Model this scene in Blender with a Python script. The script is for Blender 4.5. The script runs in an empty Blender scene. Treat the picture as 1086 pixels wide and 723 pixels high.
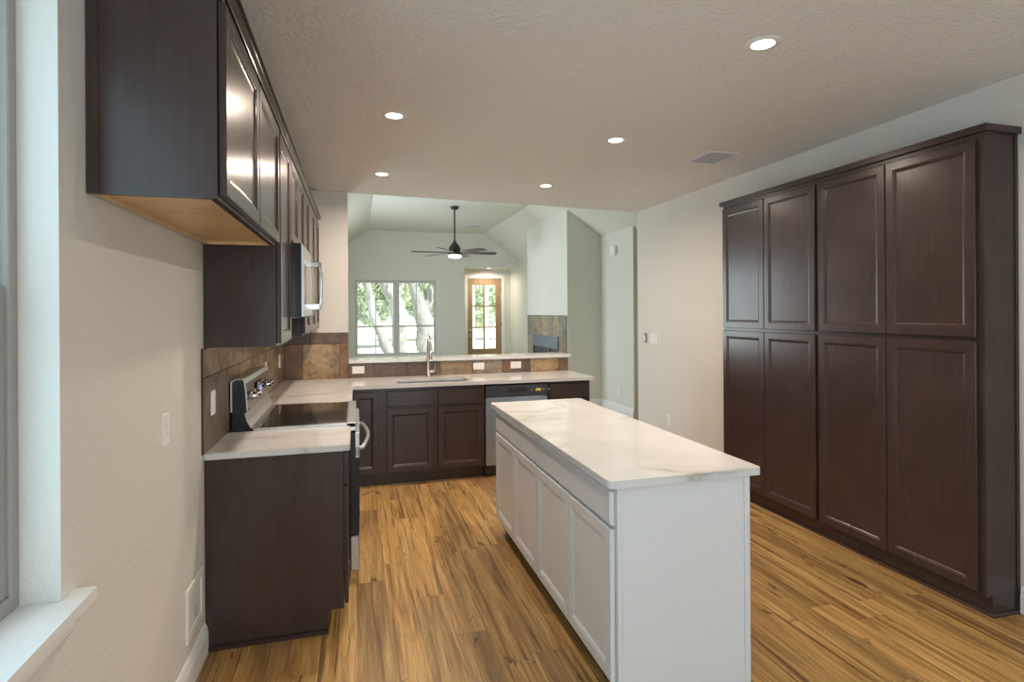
import bpy, bmesh, math, random
from mathutils import Vector, Matrix
random.seed(7)
SC = bpy.context.scene
COL = SC.collection

# ------------------------------------------------------------------ camera
YAW, ROLL, FPX, CYPX, EYE = 0.2709, -0.0061, 594.27, 330.8, 1.5575
cam_data = bpy.data.cameras.new('camera')
cam_data.sensor_fit = 'HORIZONTAL'
cam_data.sensor_width = 36.0
cam_data.lens = 36.0 * FPX / 1086.0
cam_data.shift_y = -(361.5 - CYPX) / 1086.0
cam_data.clip_start = 0.02
cam_data.clip_end = 300
cam = bpy.data.objects.new('camera', cam_data)
COL.objects.link(cam)
R_ = Vector((math.cos(YAW), -math.sin(YAW), 0))
F_ = Vector((math.sin(YAW), math.cos(YAW), 0))
U_ = Vector((0, 0, 1))
r2 = R_ * math.cos(ROLL) + U_ * math.sin(ROLL)
u2 = U_ * math.cos(ROLL) - R_ * math.sin(ROLL)
m3 = Matrix((r2, u2, -F_)).transposed()
cam.matrix_world = Matrix.Translation((0, 0, EYE)) @ m3.to_4x4()
SC.camera = cam

# ------------------------------------------------------------------ light, exposure
SC.view_settings.view_transform = 'Standard'
SC.view_settings.look = 'None'
SC.view_settings.exposure = 0.0
SC.view_settings.gamma = 1.0
SC.view_settings.use_curve_mapping = False
SC.cycles.use_denoising = True
SC.cycles.max_bounces = 12
SC.cycles.diffuse_bounces = 6
SC.cycles.sample_clamp_indirect = 6.0

SKY_COLOR, SKY_STRENGTH = (0.72, 0.89, 1.0), 1.7
SUN_STRENGTH = 12.0
BACK_WINDOW_W, LIVING_FILL_W, LEFT_WINDOW_W = 66.0, 165.0, 11.0
LAMP_W, LAMP_COLOR = 18.5, (1.0, 0.84, 0.69)
DAY_COLOR = (0.80, 0.93, 1.0)

world = bpy.data.worlds.new('world')
SC.world = world
world.use_nodes = True
bg = world.node_tree.nodes['Background']
bg.inputs[0].default_value = (*SKY_COLOR, 1)
bg.inputs[1].default_value = SKY_STRENGTH

sd = bpy.data.lights.new('sun', 'SUN')
sd.energy = SUN_STRENGTH
sd.angle = 0.02
sd.color = (1.0, 0.95, 0.87)
sun = bpy.data.objects.new('sun', sd)
COL.objects.link(sun)
sun.rotation_euler = Vector((-0.35, 0.45, -1.0)).to_track_quat('-Z', 'Y').to_euler()


def area(name, loc, direction, sx, sy, watts, color, portal=False):
    d = bpy.data.lights.new(name, 'AREA')
    d.shape = 'RECTANGLE'
    d.size, d.size_y = sx, sy
    d.energy = watts
    d.color = color
    if portal:
        d.cycles.is_portal = True
    o = bpy.data.objects.new(name, d)
    COL.objects.link(o)
    o.location = loc
    o.rotation_euler = Vector(direction).to_track_quat('-Z', 'Z').to_euler()
    return o


# daylight through the windows: behind the camera and the kitchen's side window; the living room light is added fill, unseen
area('daylight_back_window', (1.2, -2.99, 1.25), (0, 1, 0), 2.6, 2.0, BACK_WINDOW_W, DAY_COLOR)
area('added_living_fill', (-0.84, 9.2, 1.35), (1, 0, 0), 3.6, 2.1, LIVING_FILL_W, DAY_COLOR)
area('daylight_kitchen_window', (-0.90, 0.84, 1.67), (1, 0, 0), 1.40, 1.50, LEFT_WINDOW_W, (0.42, 0.74, 1.0))
area('portal_far_window', (0.89, 13.36, 1.44), (0, -1, 0), 1.84, 1.74, 1, (1, 1, 1), True)
area('portal_front_door', (3.18, 14.2, 1.4), (0, -1, 0), 0.66, 1.7, 1, (1, 1, 1), True)


# ------------------------------------------------------------------ materials
def srgb(r, g, b):
    f = lambda c: (c / 255) / 12.92 if c / 255 <= 0.04045 else ((c / 255 + 0.055) / 1.055) ** 2.4
    return (f(r), f(g), f(b))


class NT:
    def __init__(s, name):
        s.m = bpy.data.materials.new(name)
        s.m.use_nodes = True
        s.t = s.m.node_tree
        s.b = s.t.nodes['Principled BSDF']
        s.out = s.t.nodes['Material Output']

    def n(s, typ, **kw):
        x = s.t.nodes.new(typ)
        for k, v in kw.items():
            if k in x.inputs.keys():
                x.inputs[k].default_value = v
            else:
                setattr(x, k, v)
        return x

    def l(s, a, b):
        s.t.links.new(a, b)

    def math(s, op, a, b=None):
        x = s.n('ShaderNodeMath', operation=op)
        for i, v in enumerate((a, b)):
            if v is None:
                continue
            if isinstance(v, (int, float)):
                x.inputs[i].default_value = v
            else:
                s.l(v, x.inputs[i])
        return x.outputs[0]

    def pos(s):
        return s.n('ShaderNodeNewGeometry').outputs['Position']

    def scale(s, v, sc):
        x = s.n('ShaderNodeMapping')
        x.inputs['Scale'].default_value = sc
        s.l(v, x.inputs['Vector'])
        return x.outputs[0]

    def noise(s, v, scale, detail=4, rough=0.5, dist=0.0):
        x = s.n('ShaderNodeTexNoise')
        x.inputs['Scale'].default_value = scale
        x.inputs['Detail'].default_value = detail
        x.inputs['Roughness'].default_value = rough
        x.inputs['Distortion'].default_value = dist
        s.l(v, x.inputs['Vector'])
        return x.outputs['Fac']

    def ramp(s, fac, stops):
        x = s.n('ShaderNodeValToRGB')
        e = x.color_ramp.elements
        while len(e) < len(stops):
            e.new(0.5)
        for i, (p, c) in enumerate(stops):
            e[i].position = p
            e[i].color = (*c, 1) if len(c) == 3 else c
        s.l(fac, x.inputs[0])
        return x.outputs[0]

    def mix(s, fac, a, b, blend='MIX'):
        x = s.n('ShaderNodeMix', data_type='RGBA', blend_type=blend)
        for sock, v in ((x.inputs[0], fac), (x.inputs[6], a), (x.inputs[7], b)):
            if isinstance(v, (int, float)):
                sock.default_value = v
            elif isinstance(v, tuple):
                sock.default_value = (*v, 1)
            else:
                s.l(v, sock)
        return x.outputs[2]

    def bump(s, h, strength, dist):
        x = s.n('ShaderNodeBump')
        x.inputs['Strength'].default_value = strength
        x.inputs['Distance'].default_value = dist
        s.l(h, x.inputs['Height'])
        s.l(x.outputs[0], s.b.inputs['Normal'])

    def set(s, **kw):
        for k, v in kw.items():
            k = k.replace('_', ' ')
            i = s.b.inputs[k]
            if isinstance(v, tuple):
                i.default_value = (*v, 1)
            elif isinstance(v, (int, float)):
                i.default_value = v
            else:
                s.l(v, i)
        return s


M = {}


def plain(name, col, rough=0.5, metal=0.0, vary=0.06, scale=30, bump=0.0, **kw):
    t = NT(name)
    f = t.noise(t.pos(), scale, 3)
    c2 = tuple(c * (1 - vary) for c in col)
    c3 = tuple(min(1, c * (1 + vary)) for c in col)
    t.set(Base_Color=t.ramp(f, [(0.3, c2), (0.7, c3)]), Roughness=rough, Metallic=metal, **kw)
    if bump:
        t.bump(f, bump, 0.002)
    M[name] = t.m
    return t.m


def textured_paint(name, col, scale, strength, rough=0.75):
    t = NT(name)
    p = t.pos()
    f = t.noise(p, scale, 3, 0.55, 0.4)
    g = t.noise(p, 1.3, 2)
    c = t.ramp(g, [(0.3, tuple(x * 0.98 for x in col)), (0.7, col)])
    t.set(Base_Color=c, Roughness=rough)
    h = t.ramp(f, [(0.42, (0, 0, 0)), (0.58, (1, 1, 1))])
    t.bump(h, strength, 0.004)
    M[name] = t.m


textured_paint('wall_paint', (0.68, 0.655, 0.61), 60, 0.22)
textured_paint('ceiling_paint', (0.76, 0.74, 0.71), 42, 0.6, 0.6)
textured_paint('living_paint', (0.655, 0.665, 0.595), 60, 0.16)
plain('white_trim', (0.78, 0.78, 0.77), 0.35, vary=0.02)
plain('white_cabinet', (0.69, 0.695, 0.705), 0.32, vary=0.015)
plain('white_plastic', (0.80, 0.79, 0.76), 0.3, vary=0.02)
plain('grey_vinyl', (0.33, 0.32, 0.30), 0.4, vary=0.03)
plain('bronze_frame', (0.52, 0.52, 0.50), 0.4, vary=0.03)
plain('dark_slot', (0.02, 0.02, 0.02), 0.5)
plain('black_metal', (0.02, 0.018, 0.017), 0.38, vary=0.1)
plain('black_enamel', (0.012, 0.012, 0.016), 0.18)
plain('fan_blade', (0.055, 0.05, 0.048), 0.4, vary=0.15)
plain('maple_inside', (0.62, 0.42, 0.21), 0.35, vary=0.12, scale=14)
plain('vent_metal', (0.78, 0.77, 0.76), 0.4, vary=0.02)
plain('vent_slat', (0.50, 0.51, 0.57), 0.4, vary=0.02)
plain('firebox_black', (0.015, 0.016, 0.02), 0.3)
plain('fireplace_hood', (0.07, 0.10, 0.135), 0.3)
plain('yellow_label', (0.75, 0.62, 0.10), 0.5, vary=0.1, scale=300)
plain('grout', (0.035, 0.028, 0.022), 0.8)
plain('satin_nickel', (0.60, 0.57, 0.53), 0.28, 1.0, vary=0.03)
plain('chrome', (0.72, 0.73, 0.75), 0.12, 1.0, vary=0.02)
plain('grey_plastic', (0.30, 0.29, 0.26), 0.4)
plain('blue_plastic', (0.10, 0.13, 0.65), 0.5)
plain('slate_plastic', (0.045, 0.05, 0.065), 0.3)
plain('concrete', (0.45, 0.43, 0.40), 0.85, vary=0.1, scale=8)
plain('white_post', (0.72, 0.74, 0.74), 0.6, vary=0.03)


def stainless(name, col, axis):
    t = NT(name)
    sc = [1, 1, 1]
    sc[axis] = 0.02
    f = t.noise(t.scale(t.pos(), tuple(x * 400 for x in sc)), 1.0, 2)
    t.set(Base_Color=t.ramp(f, [(0.3, tuple(c * 0.96 for c in col)), (0.7, col)]), Metallic=1.0,
          Roughness=t.ramp(f, [(0.3, (0.30,) * 3), (0.7, (0.34,) * 3)]))
    M[name] = t.m


stainless('stainless_x', (0.56, 0.57, 0.59), 0)
stainless('blue_steel', (0.40, 0.48, 0.60), 0)  # steel with a blue base colour, for the dishwasher door
stainless('stainless_y', (0.60, 0.60, 0.61), 1)


def espresso():
    t = NT('espresso_wood')
    p = t.pos()
    g = t.noise(t.scale(p, (26, 26, 2.2)), 2.0, 5, 0.6, 0.6)
    b = t.noise(p, 5.0, 3)
    c1 = t.ramp(g, [(0.25, (0.034, 0.0205, 0.0180)), (0.55, (0.048, 0.0300, 0.0265)), (0.8, (0.065, 0.041, 0.036))])
    c = t.mix(0.45, c1, t.ramp(b, [(0.3, (0.037, 0.0225, 0.0195)), (0.7, (0.060, 0.038, 0.033))]))
    t.set(Base_Color=c, Roughness=t.ramp(g, [(0.2, (0.21,) * 3), (0.8, (0.28,) * 3)]))
    t.b.inputs['Specular IOR Level'].default_value = 0.45
    M['espresso'] = t.m


espresso()


def door_wood():
    t = NT('oak_door_wood')
    g = t.noise(t.scale(t.pos(), (18, 18, 1.4)), 2.0, 5, 0.6, 0.5)
    t.set(Base_Color=t.ramp(g, [(0.25, (0.27, 0.18, 0.095)), (0.75, (0.42, 0.295, 0.165))]), Roughness=0.45)
    M['door_wood'] = t.m


door_wood()


def plank_floor():
    t = NT('vinyl_plank')
    p = t.pos()
    sep = t.n('ShaderNodeSeparateXYZ')
    t.l(p, sep.inputs[0])
    x, y = sep.outputs[0], sep.outputs[1]
    W, L = 0.152, 1.22
    xs = t.math('DIVIDE', x, W)
    row = t.math('FLOOR', xs)
    wn = t.n('ShaderNodeTexWhiteNoise', noise_dimensions='1D')
    t.l(row, wn.inputs['W'])
    ys = t.math('ADD', t.math('DIVIDE', y, L), t.math('MULTIPLY', wn.outputs['Value'], 7.31))
    idx = t.math('FLOOR', ys)
    comb = t.n('ShaderNodeCombineXYZ')
    t.l(row, comb.inputs[0])
    t.l(idx, comb.inputs[1])
    wn2 = t.n('ShaderNodeTexWhiteNoise', noise_dimensions='3D')
    t.l(comb.outputs[0], wn2.inputs['Vector'])
    rnd = wn2.outputs['Value']
    # grain follows the plank, shifted per plank
    comb2 = t.n('ShaderNodeCombineXYZ')
    t.l(t.math('ADD', x, t.math('MULTIPLY', rnd, 13.0)), comb2.inputs[0])
    t.l(t.math('ADD', y, t.math('MULTIPLY', rnd, 31.0)), comb2.inputs[1])
    g1 = t.noise(t.scale(comb2.outputs[0], (13, 0.75, 1)), 1.0, 8, 0.66, 1.3)
    g2 = t.noise(t.scale(comb2.outputs[0], (150, 2.5, 1)), 1.0, 4, 0.65, 0.3)
    g3 = t.noise(t.scale(comb2.outputs[0], (34, 0.9, 1)), 1.0, 5, 0.6, 0.8)
    kn = t.noise(t.scale(comb2.outputs[0], (10, 4.2, 1)), 1.0, 3, 0.55, 1.2)
    cA = t.ramp(g1, [(0.32, (0.235, 0.118, 0.036)), (0.43, (0.400, 0.222, 0.070)), (0.54, (0.520, 0.310, 0.106)), (0.66, (0.640, 0.415, 0.165))])
    cB = t.ramp(g1, [(0.32, (0.090, 0.046, 0.019)), (0.44, (0.185, 0.103, 0.040)), (0.56, (0.290, 0.170, 0.066)), (0.68, (0.430, 0.265, 0.110))])
    c = t.mix(t.ramp(rnd, [(0.35, (0, 0, 0)), (0.95, (0.95, 0.95, 0.95))]), cA, cB)
    c = t.mix(t.ramp(g3, [(0.36, (0.85,) * 3), (0.47, (0,) * 3)]), c, (0.120, 0.058, 0.021))
    c = t.mix(t.ramp(g2, [(0.34, (0.50,) * 3), (0.55, (0,) * 3)]), c, (0.105, 0.052, 0.020))
    c = t.mix(t.ramp(kn, [(0.645, (0,) * 3), (0.73, (0.9,) * 3)]), c, (0.050, 0.022, 0.009))
    fx = t.math('ABSOLUTE', t.math('SUBTRACT', t.math('FRACT', xs), 0.5))
    fy = t.math('ABSOLUTE', t.math('SUBTRACT', t.math('FRACT', ys), 0.5))
    gap = t.math('MAXIMUM', t.math('GREATER_THAN', fx, 0.5 - 0.0009 / W), t.math('GREATER_THAN', fy, 0.5 - 0.0010 / L))
    c = t.mix(t.math('MULTIPLY', gap, 0.5), c, (0.035, 0.016, 0.007))
    t.set(Base_Color=c, Roughness=t.ramp(g1, [(0.3, (0.46,) * 3), (0.7, (0.38,) * 3)]))
    t.bump(t.math('SUBTRACT', t.math('MULTIPLY', g2, 0.3), gap), 0.12, 0.002)
    M['floor'] = t.m


plank_floor()


def quartz():
    t = NT('white_quartz')
    p = t.pos()
    w = t.n('ShaderNodeVectorMath', operation='ADD')
    d = t.n('ShaderNodeTexNoise')
    d.inputs['Scale'].default_value = 1.6
    d.inputs['Detail'].default_value = 4
    t.l(p, d.inputs['Vector'])
    sc = t.n('ShaderNodeVectorMath', operation='SCALE')
    sc.inputs[3].default_value = 0.8
    t.l(d.outputs['Color'], sc.inputs[0])
    t.l(p, w.inputs[0])
    t.l(sc.outputs[0], w.inputs[1])
    v = t.noise(t.scale(w.outputs[0], (0.7, 1.5, 1)), 0.9, 3, 0.45, 0.0)
    r = t.math('ABSOLUTE', t.math('SUBTRACT', v, 0.5))
    vein = t.ramp(r, [(0.0, (0.75,) * 3), (0.006, (0.45,) * 3), (0.022, (0.16,) * 3), (0.07, (0,) * 3)])
    patch = t.ramp(t.noise(p, 2.6, 2), [(0.42, (0,) * 3), (0.62, (1,) * 3)])
    base = t.ramp(t.noise(p, 3.2, 5, 0.6), [(0.3, (0.63, 0.62, 0.605)), (0.7, (0.69, 0.685, 0.675))])
    c = t.mix(t.math('MULTIPLY', vein, patch), base, (0.36, 0.32, 0.27))
    t.set(Base_Color=c, Roughness=0.13)
    M['quartz'] = t.m


quartz()


def slate():
    t = NT('slate_tile')
    p = t.pos()
    a = t.n('ShaderNodeAttribute', attribute_name='tile')
    off = t.n('ShaderNodeVectorMath', operation='SCALE')
    off.inputs[3].default_value = 9.0
    t.l(a.outputs['Color'], off.inputs[0])
    ad = t.n('ShaderNodeVectorMath', operation='ADD')
    t.l(p, ad.inputs[0])
    t.l(off.outputs[0], ad.inputs[1])
    q = ad.outputs[0]
    n1 = t.noise(q, 5.0, 6, 0.65, 0.8)
    n2 = t.noise(q, 9.0, 6, 0.65, 0.5)
    sp = t.n('ShaderNodeSeparateColor')
    t.l(a.outputs['Color'], sp.inputs[0])
    base = t.ramp(sp.outputs[0], [(0.0, (0.200, 0.180, 0.135)), (0.25, (0.270, 0.150, 0.070)), (0.5, (0.120, 0.090, 0.068)),
                                  (0.75, (0.430, 0.310, 0.170)), (1.0, (0.250, 0.215, 0.150))])
    rust = t.mix(t.math('MULTIPLY', t.ramp(n1, [(0.44, (0,) * 3), (0.54, (0.9,) * 3)]), sp.outputs[2]), base,
                 t.ramp(sp.outputs[1], [(0.0, (0.27, 0.115, 0.032)), (0.5, (0.120, 0.070, 0.042)), (1.0, (0.42, 0.25, 0.095))]))
    c = t.mix(t.ramp(n2, [(0.36, (0.70,) * 3), (0.54, (0,) * 3)]), rust, (0.075, 0.050, 0.035))
    t.set(Base_Color=c, Roughness=t.ramp(n2, [(0.3, (0.50,) * 3), (0.7, (0.34,) * 3)]))
    t.bump(n1, 0.35, 0.006)
    M['slate'] = t.m


slate()


def glass(name, tint=(0.93, 0.97, 0.96), refl=0.09):
    t = NT(name)
    t.t.nodes.remove(t.b)
    tr = t.n('ShaderNodeBsdfTransparent')
    tr.inputs[0].default_value = (*tint, 1)
    gl = t.n('ShaderNodeBsdfGlossy')
    gl.inputs['Roughness'].default_value = 0.02
    fr = t.n('ShaderNodeFresnel')
    fr.inputs[0].default_value = 1.45
    mx = t.n('ShaderNodeMixShader')
    geo = t.n('ShaderNodeNewGeometry')
    t.l(t.math('MULTIPLY', fr.outputs[0], t.math('SUBTRACT', 1.0, geo.outputs['Backfacing'])), mx.inputs[0])
    t.l(tr.outputs[0], mx.inputs[1])
    t.l(gl.outputs[0], mx.inputs[2])
    t.l(mx.outputs[0], t.out.inputs[0])
    M[name] = t.m


glass('window_glass')
t = NT('cooktop_glass')
t.set(Base_Color=t.ramp(t.noise(t.pos(), 90, 2), [(0.3, (0.010, 0.009, 0.009)), (0.7, (0.016, 0.014, 0.013))]), Roughness=0.06)
M['cooktop_glass'] = t.m


def emitter(name, col, strength):
    t = NT(name)
    t.set(Base_Color=col, Emission_Color=col, Emission_Strength=strength)
    M[name] = t.m


emitter('lamp_lens', (1.0, 0.90, 0.74), 9.0)
emitter('fan_lens', (1.0, 0.88, 0.70), 5.0)
emitter('blue_display', (0.15, 0.25, 1.0), 1.5)


def bark():
    t = NT('bark')
    g = t.noise(t.scale(t.pos(), (6, 6, 2)), 2.0, 6, 0.65)
    t.set(Base_Color=t.ramp(g, [(0.3, (0.20, 0.185, 0.17)), (0.7, (0.46, 0.44, 0.42))]), Roughness=0.9)
    t.bump(g, 0.5, 0.03)
    M['bark'] = t.m
    t = NT('oak_leaf')
    g = t.noise(t.pos(), 2.0, 3)
    t.set(Base_Color=t.ramp(g, [(0.3, (0.40, 0.47, 0.29)), (0.7, (0.66, 0.72, 0.52))]), Roughness=0.6)
    t.b.inputs['Transmission Weight'].default_value = 0.0
    M['leaf'] = t.m
    t = NT('dry_lawn')
    g = t.noise(t.pos(), 1.4, 6, 0.6)
    t.set(Base_Color=t.ramp(g, [(0.3, (0.42, 0.41, 0.30)), (0.7, (0.62, 0.58, 0.47))]), Roughness=0.95)
    M['lawn'] = t.m


bark()

# ------------------------------------------------------------------ build helpers
ORG = {}


def obj(name, bm, mat, parent=None, smooth=False, org=None):
    o_ = Vector(org) if org is not None else (ORG[parent.name] if parent else Vector((0, 0, 0)))
    bmesh.ops.recalc_face_normals(bm, faces=bm.faces)
    bmesh.ops.translate(bm, verts=bm.verts, vec=-o_)
    me = bpy.data.meshes.new(name)
    bm.to_mesh(me)
    bm.free()
    mats = mat if isinstance(mat, (list, tuple)) else [mat]
    for m in mats:
        me.materials.append(M[m])
    if smooth:
        for p in me.polygons:
            p.use_smooth = True
        try:
            me.set_sharp_from_angle(angle=math.radians(40))
        except Exception:
            pass
    o = bpy.data.objects.new(name, me)
    COL.objects.link(o)
    if parent:
        o.parent = parent
        if org is not None:
            o.location = o_ - ORG[parent.name]
    elif org is not None:
        o.location = o_
    ORG[o.name] = o_
    return o


def tag(o, label, cat, group=None, kind=None):
    o['label'] = label
    o['category'] = cat
    if group:
        o['group'] = group
    if kind:
        o['kind'] = kind
    return o


def thing(name, label, cat, loc, group=None):
    o = bpy.data.objects.new(name, None)
    o.empty_display_size = 0.1
    COL.objects.link(o)
    o.location = loc
    ORG[o.name] = Vector(loc)
    return tag(o, label, cat, group)


def struct(name, bm, mat, parent=None, label=None, cat=None):
    o = obj(name, bm, mat, parent)
    if not parent:
        o['kind'] = 'structure'
        if label:
            o['label'] = label
            o['category'] = cat
    return o


def B():
    return bmesh.new()


def box(bm, x0, x1, y0, y1, z0, z1, bev=0.0, seg=1):
    r = bmesh.ops.create_cube(bm, size=1.0)
    vs = r['verts']
    for v in vs:
        v.co = Vector(((x0 + x1) / 2 + v.co.x * abs(x1 - x0), (y0 + y1) / 2 + v.co.y * abs(y1 - y0), (z0 + z1) / 2 + v.co.z * abs(z1 - z0)))
    if bev:
        es = list({e for v in vs for e in v.link_edges})
        bmesh.ops.bevel(bm, geom=es, offset=bev, segments=seg, affect='EDGES', clamp_overlap=True)
    return bm


def bx(*a, **k):
    return box(B(), *a, **k)


def prism(bm, pts, axis, a, b):
    """extrude a 2-D polygon along an axis: axis 0 -> (y,z) pts, 1 -> (x,z) pts, 2 -> (x,y) pts"""
    def P(p, h):
        return ((h, p[0], p[1]), (p[0], h, p[1]), (p[0], p[1], h))[axis]
    v0 = [bm.verts.new(P(p, a)) for p in pts]
    v1 = [bm.verts.new(P(p, b)) for p in pts]
    n = len(pts)
    bm.faces.new(v0)
    bm.faces.new(list(reversed(v1)))
    for i in range(n):
        bm.faces.new((v0[i], v0[(i + 1) % n], v1[(i + 1) % n], v1[i]))
    return bm


def panel(bm, o, u, v, n, w, h, rings):
    """nested rectangles: rings of (inset, depth along n); o is the lower-left corner on the front plane"""
    o, u, v, n = Vector(o), Vector(u), Vector(v), Vector(n)
    loops = []
    for ins, dep in rings:
        pts = [(ins, ins), (w - ins, ins), (w - ins, h - ins), (ins, h - ins)]
        loops.append([bm.verts.new(o + u * a + v * b + n * dep) for a, b in pts])
    bm.faces.new(list(reversed(loops[0])))
    for A, C in zip(loops, loops[1:]):
        for i in range(4):
            bm.faces.new((A[i], A[(i + 1) % 4], C[(i + 1) % 4], C[i]))
    bm.faces.new(loops[-1])
    return bm


def shaker(o, u, v, n, w, h, T=0.019, st=0.058):
    return panel(B(), o, u, v, n, w, h, [(0, -T), (0, -0.003), (0.003, 0), (st - 0.012, 0), (st - 0.009, -0.0025), (st - 0.003, -0.003),
                                         (st + 0.002, -0.008), (st + 0.010, -0.0095)])


def slabfront(o, u, v, n, w, h, T=0.019):
    return panel(B(), o, u, v, n, w, h, [(0, -T), (0, -0.004), (0.005, 0)])


FRONT = {'+x': ((0, 1, 0), (0, 0, 1), (1, 0, 0)), '-x': ((0, -1, 0), (0, 0, 1), (-1, 0, 0)), '-y': ((1, 0, 0), (0, 0, 1), (0, -1, 0))}


def front(face, plane, a0, a1, z0, z1):
    """corner and axes for a door on a face; a0<a1 along y (x faces) or x (y face)"""
    u, v, n = FRONT[face]
    if face == '+x':
        o = (plane, a0, z0)
    elif face == '-x':
        o = (plane, a1, z0)
    else:
        o = (a0, plane, z0)
    return o, u, v, n, a1 - a0, z1 - z0


def sweep(bm, path, prof, closed=False):
    """moulding: prof is a closed polygon of (out, z); out is to the right-hand side of the xy path"""
    n = len(path)
    rows = []
    for i, p in enumerate(path):
        p = Vector(p).to_2d()
        d0 = (p - Vector(path[i - 1]).to_2d()).normalized() if i > 0 else None
        d1 = (Vector(path[i + 1]).to_2d() - p).normalized() if i < n - 1 else None
        if d0 is None:
            d0 = d1
        if d1 is None:
            d1 = d0
        n0, n1 = Vector((d0.y, -d0.x)), Vector((d1.y, -d1.x))
        mt = (n0 + n1)
        mt = mt / max(1e-6, mt.dot(n0))
        rows.append([bm.verts.new((p.x + mt.x * o, p.y + mt.y * o, z)) for o, z in prof])
    k = len(prof)
    for A, C in zip(rows, rows[1:]):
        for i in range(k):
            bm.faces.new((A[i], A[(i + 1) % k], C[(i + 1) % k], C[i]))
    bm.faces.new(rows[0])
    bm.faces.new(list(reversed(rows[-1])))
    return bm


def tube(bm, pts, rad, seg=12, caps=True):
    pts = [Vector(p) for p in pts]
    rads = rad if isinstance(rad, (list, tuple)) else [rad] * len(pts)
    rings = []
    ref = None
    for i, p in enumerate(pts):
        d = (pts[min(i + 1, len(pts) - 1)] - pts[max(i - 1, 0)]).normalized()
        if ref is None:
            ref = Vector((0, 0, 1)) if abs(d.z) < 0.9 else Vector((1, 0, 0))
        a = d.cross(ref).normalized()
        b = d.cross(a).normalized()
        ref = b.cross(d).normalized() if False else ref
        rings.append([bm.verts.new(p + (a * math.cos(2 * math.pi * j / seg) + b * math.sin(2 * math.pi * j / seg)) * rads[i]) for j in range(seg)])
    for A, C in zip(rings, rings[1:]):
        for j in range(seg):
            bm.faces.new((A[j], A[(j + 1) % seg], C[(j + 1) % seg], C[j]))
    if caps:
        bm.faces.new(rings[0])
        bm.faces.new(list(reversed(rings[-1])))
    return bm


def lathe(bm, prof, c, axis=(0, 0, 1), seg=32):
    """prof: (radius, height along axis) from end to end"""
    ax = Vector(axis).normalized()
    ref = Vector((1, 0, 0)) if abs(ax.x) < 0.9 else Vector((0, 1, 0))
    a = ax.cross(ref).normalized()
    b = ax.cross(a)
    c = Vector(c)
    rings = []
    for r, h in prof:
        if r < 1e-6:
            rings.append([bm.verts.new(c + ax * h)])
        else:
            rings.append([bm.verts.new(c + ax * h + (a * math.cos(2 * math.pi * j / seg) + b * math.sin(2 * math.pi * j / seg)) * r) for j in range(seg)])
    for A, C in zip(rings, rings[1:]):
        for j in range(seg):
            q = [A[j % len(A)], A[(j + 1) % len(A)], C[(j + 1) % len(C)], C[j % len(C)]]
            q = list(dict.fromkeys(q))
            if len(q) >= 3:
                bm.faces.new(q)
    for end in (rings[0], rings[-1]):
        if len(end) > 1:
            bm.faces.new(end)
    return bm


# ------------------------------------------------------------------ dimensions
XL, XR = -0.682, 3.282          # kitchen side walls
YB, YBB = 5.777, 5.90           # bar / stub wall
ZC = 2.758                      # kitchen ceiling
XU = -0.369                     # face of the upper cabinets
LX = 3.87                       # living room right wall
YF = 13.2                       # living room far wall
ZV = 3.44                       # vault top
VX0, VX1, PITCH = 0.27, 2.95, 0.70
vz = lambda x: ZV - PITCH * max(0, x - VX1, VX0 - x)
LXL = -0.75                     # living room left wall

# ------------------------------------------------------------------ room shell
struct('floor', bx(-0.9, 5.6, -3.1, 14.25, -0.1, 0.0), 'floor')
struct('ceiling', prism(B(), [(-0.82, -3.1), (3.40, -3.1), (3.40, 6.135), (-0.82, 5.772)], 2, ZC, ZC + 0.09), 'ceiling_paint')

# left wall with the window opening
WY0, WY1, WZ0, WZ1 = 0.12, 1.575, 0.875, 2.46
wl = B()
box(wl, -0.82, XL, -3.1, WY0, 0, ZC)
box(wl, -0.82, XL, WY0, WY1, 0, WZ0 - 0.028)
box(wl, -0.82, XL, WY0, WY1, WZ1, ZC)
box(wl, -0.82, XL, WY1, YBB, 0, ZC)
struct('wall_left', wl, 'wall_paint')
struct('wall_right', bx(XR, 3.40, -3.1, 6.13, 0, ZC), 'wall_paint')
# wall behind the camera with a wide patio window opening
wb = B()
box(wb, -0.82, -0.1, -3.1, -2.98, 0, ZC)
box(wb, 2.5, 3.40, -3.1, -2.98, 0, ZC)
box(wb, -0.1, 2.5, -3.1, -2.98, 2.25, ZC)
box(wb, -0.1, 2.5, -3.1, -2.98, 0, 0.25)
struct('wall_back', wb, 'wall_paint')
struct('wall_stub', bx(XL - 0.01, -0.078, YB, YBB - 0.005, 0, ZC - 0.002), 'wall_paint')
struct('wall_bar', bx(-0.078, 2.243, YB, YBB - 0.005, 0, 1.058), 'wall_paint')

# living room
gab = [(LXL - 0.1, ZC + 0.0), (LXL - 0.1, vz(LXL - 0.1)), (VX0, ZV), (VX1, ZV), (LX + 0.02, vz(LX + 0.02)), (LX + 0.02, ZC)]
struct('wall_gable', prism(B(), [(-0.85, ZC + 0.092), (-0.85, vz(-0.85)), (VX0, ZV), (VX1, ZV), (LX, vz(LX)), (3.55, ZC + 0.092)], 1, 5.72, 5.80), 'living_paint')
far = B()
HZ = 2.66
WX0, WX1, WB, WT = -0.026, 1.814, 0.575, 2.312
HX0 = 2.492
fo = [(LXL - 0.12, 0), (HX0, 0), (HX0, HZ), (LX + 0.05, HZ), (LX + 0.05, vz(LX + 0.05)), (VX1, ZV), (VX0, ZV), (LXL - 0.12, vz(LXL - 0.12))]
fh = [(WX0, WB), (WX1, WB), (WX1, WT), (WX0, WT)]
nn = len(fo) + len(fh)
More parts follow.
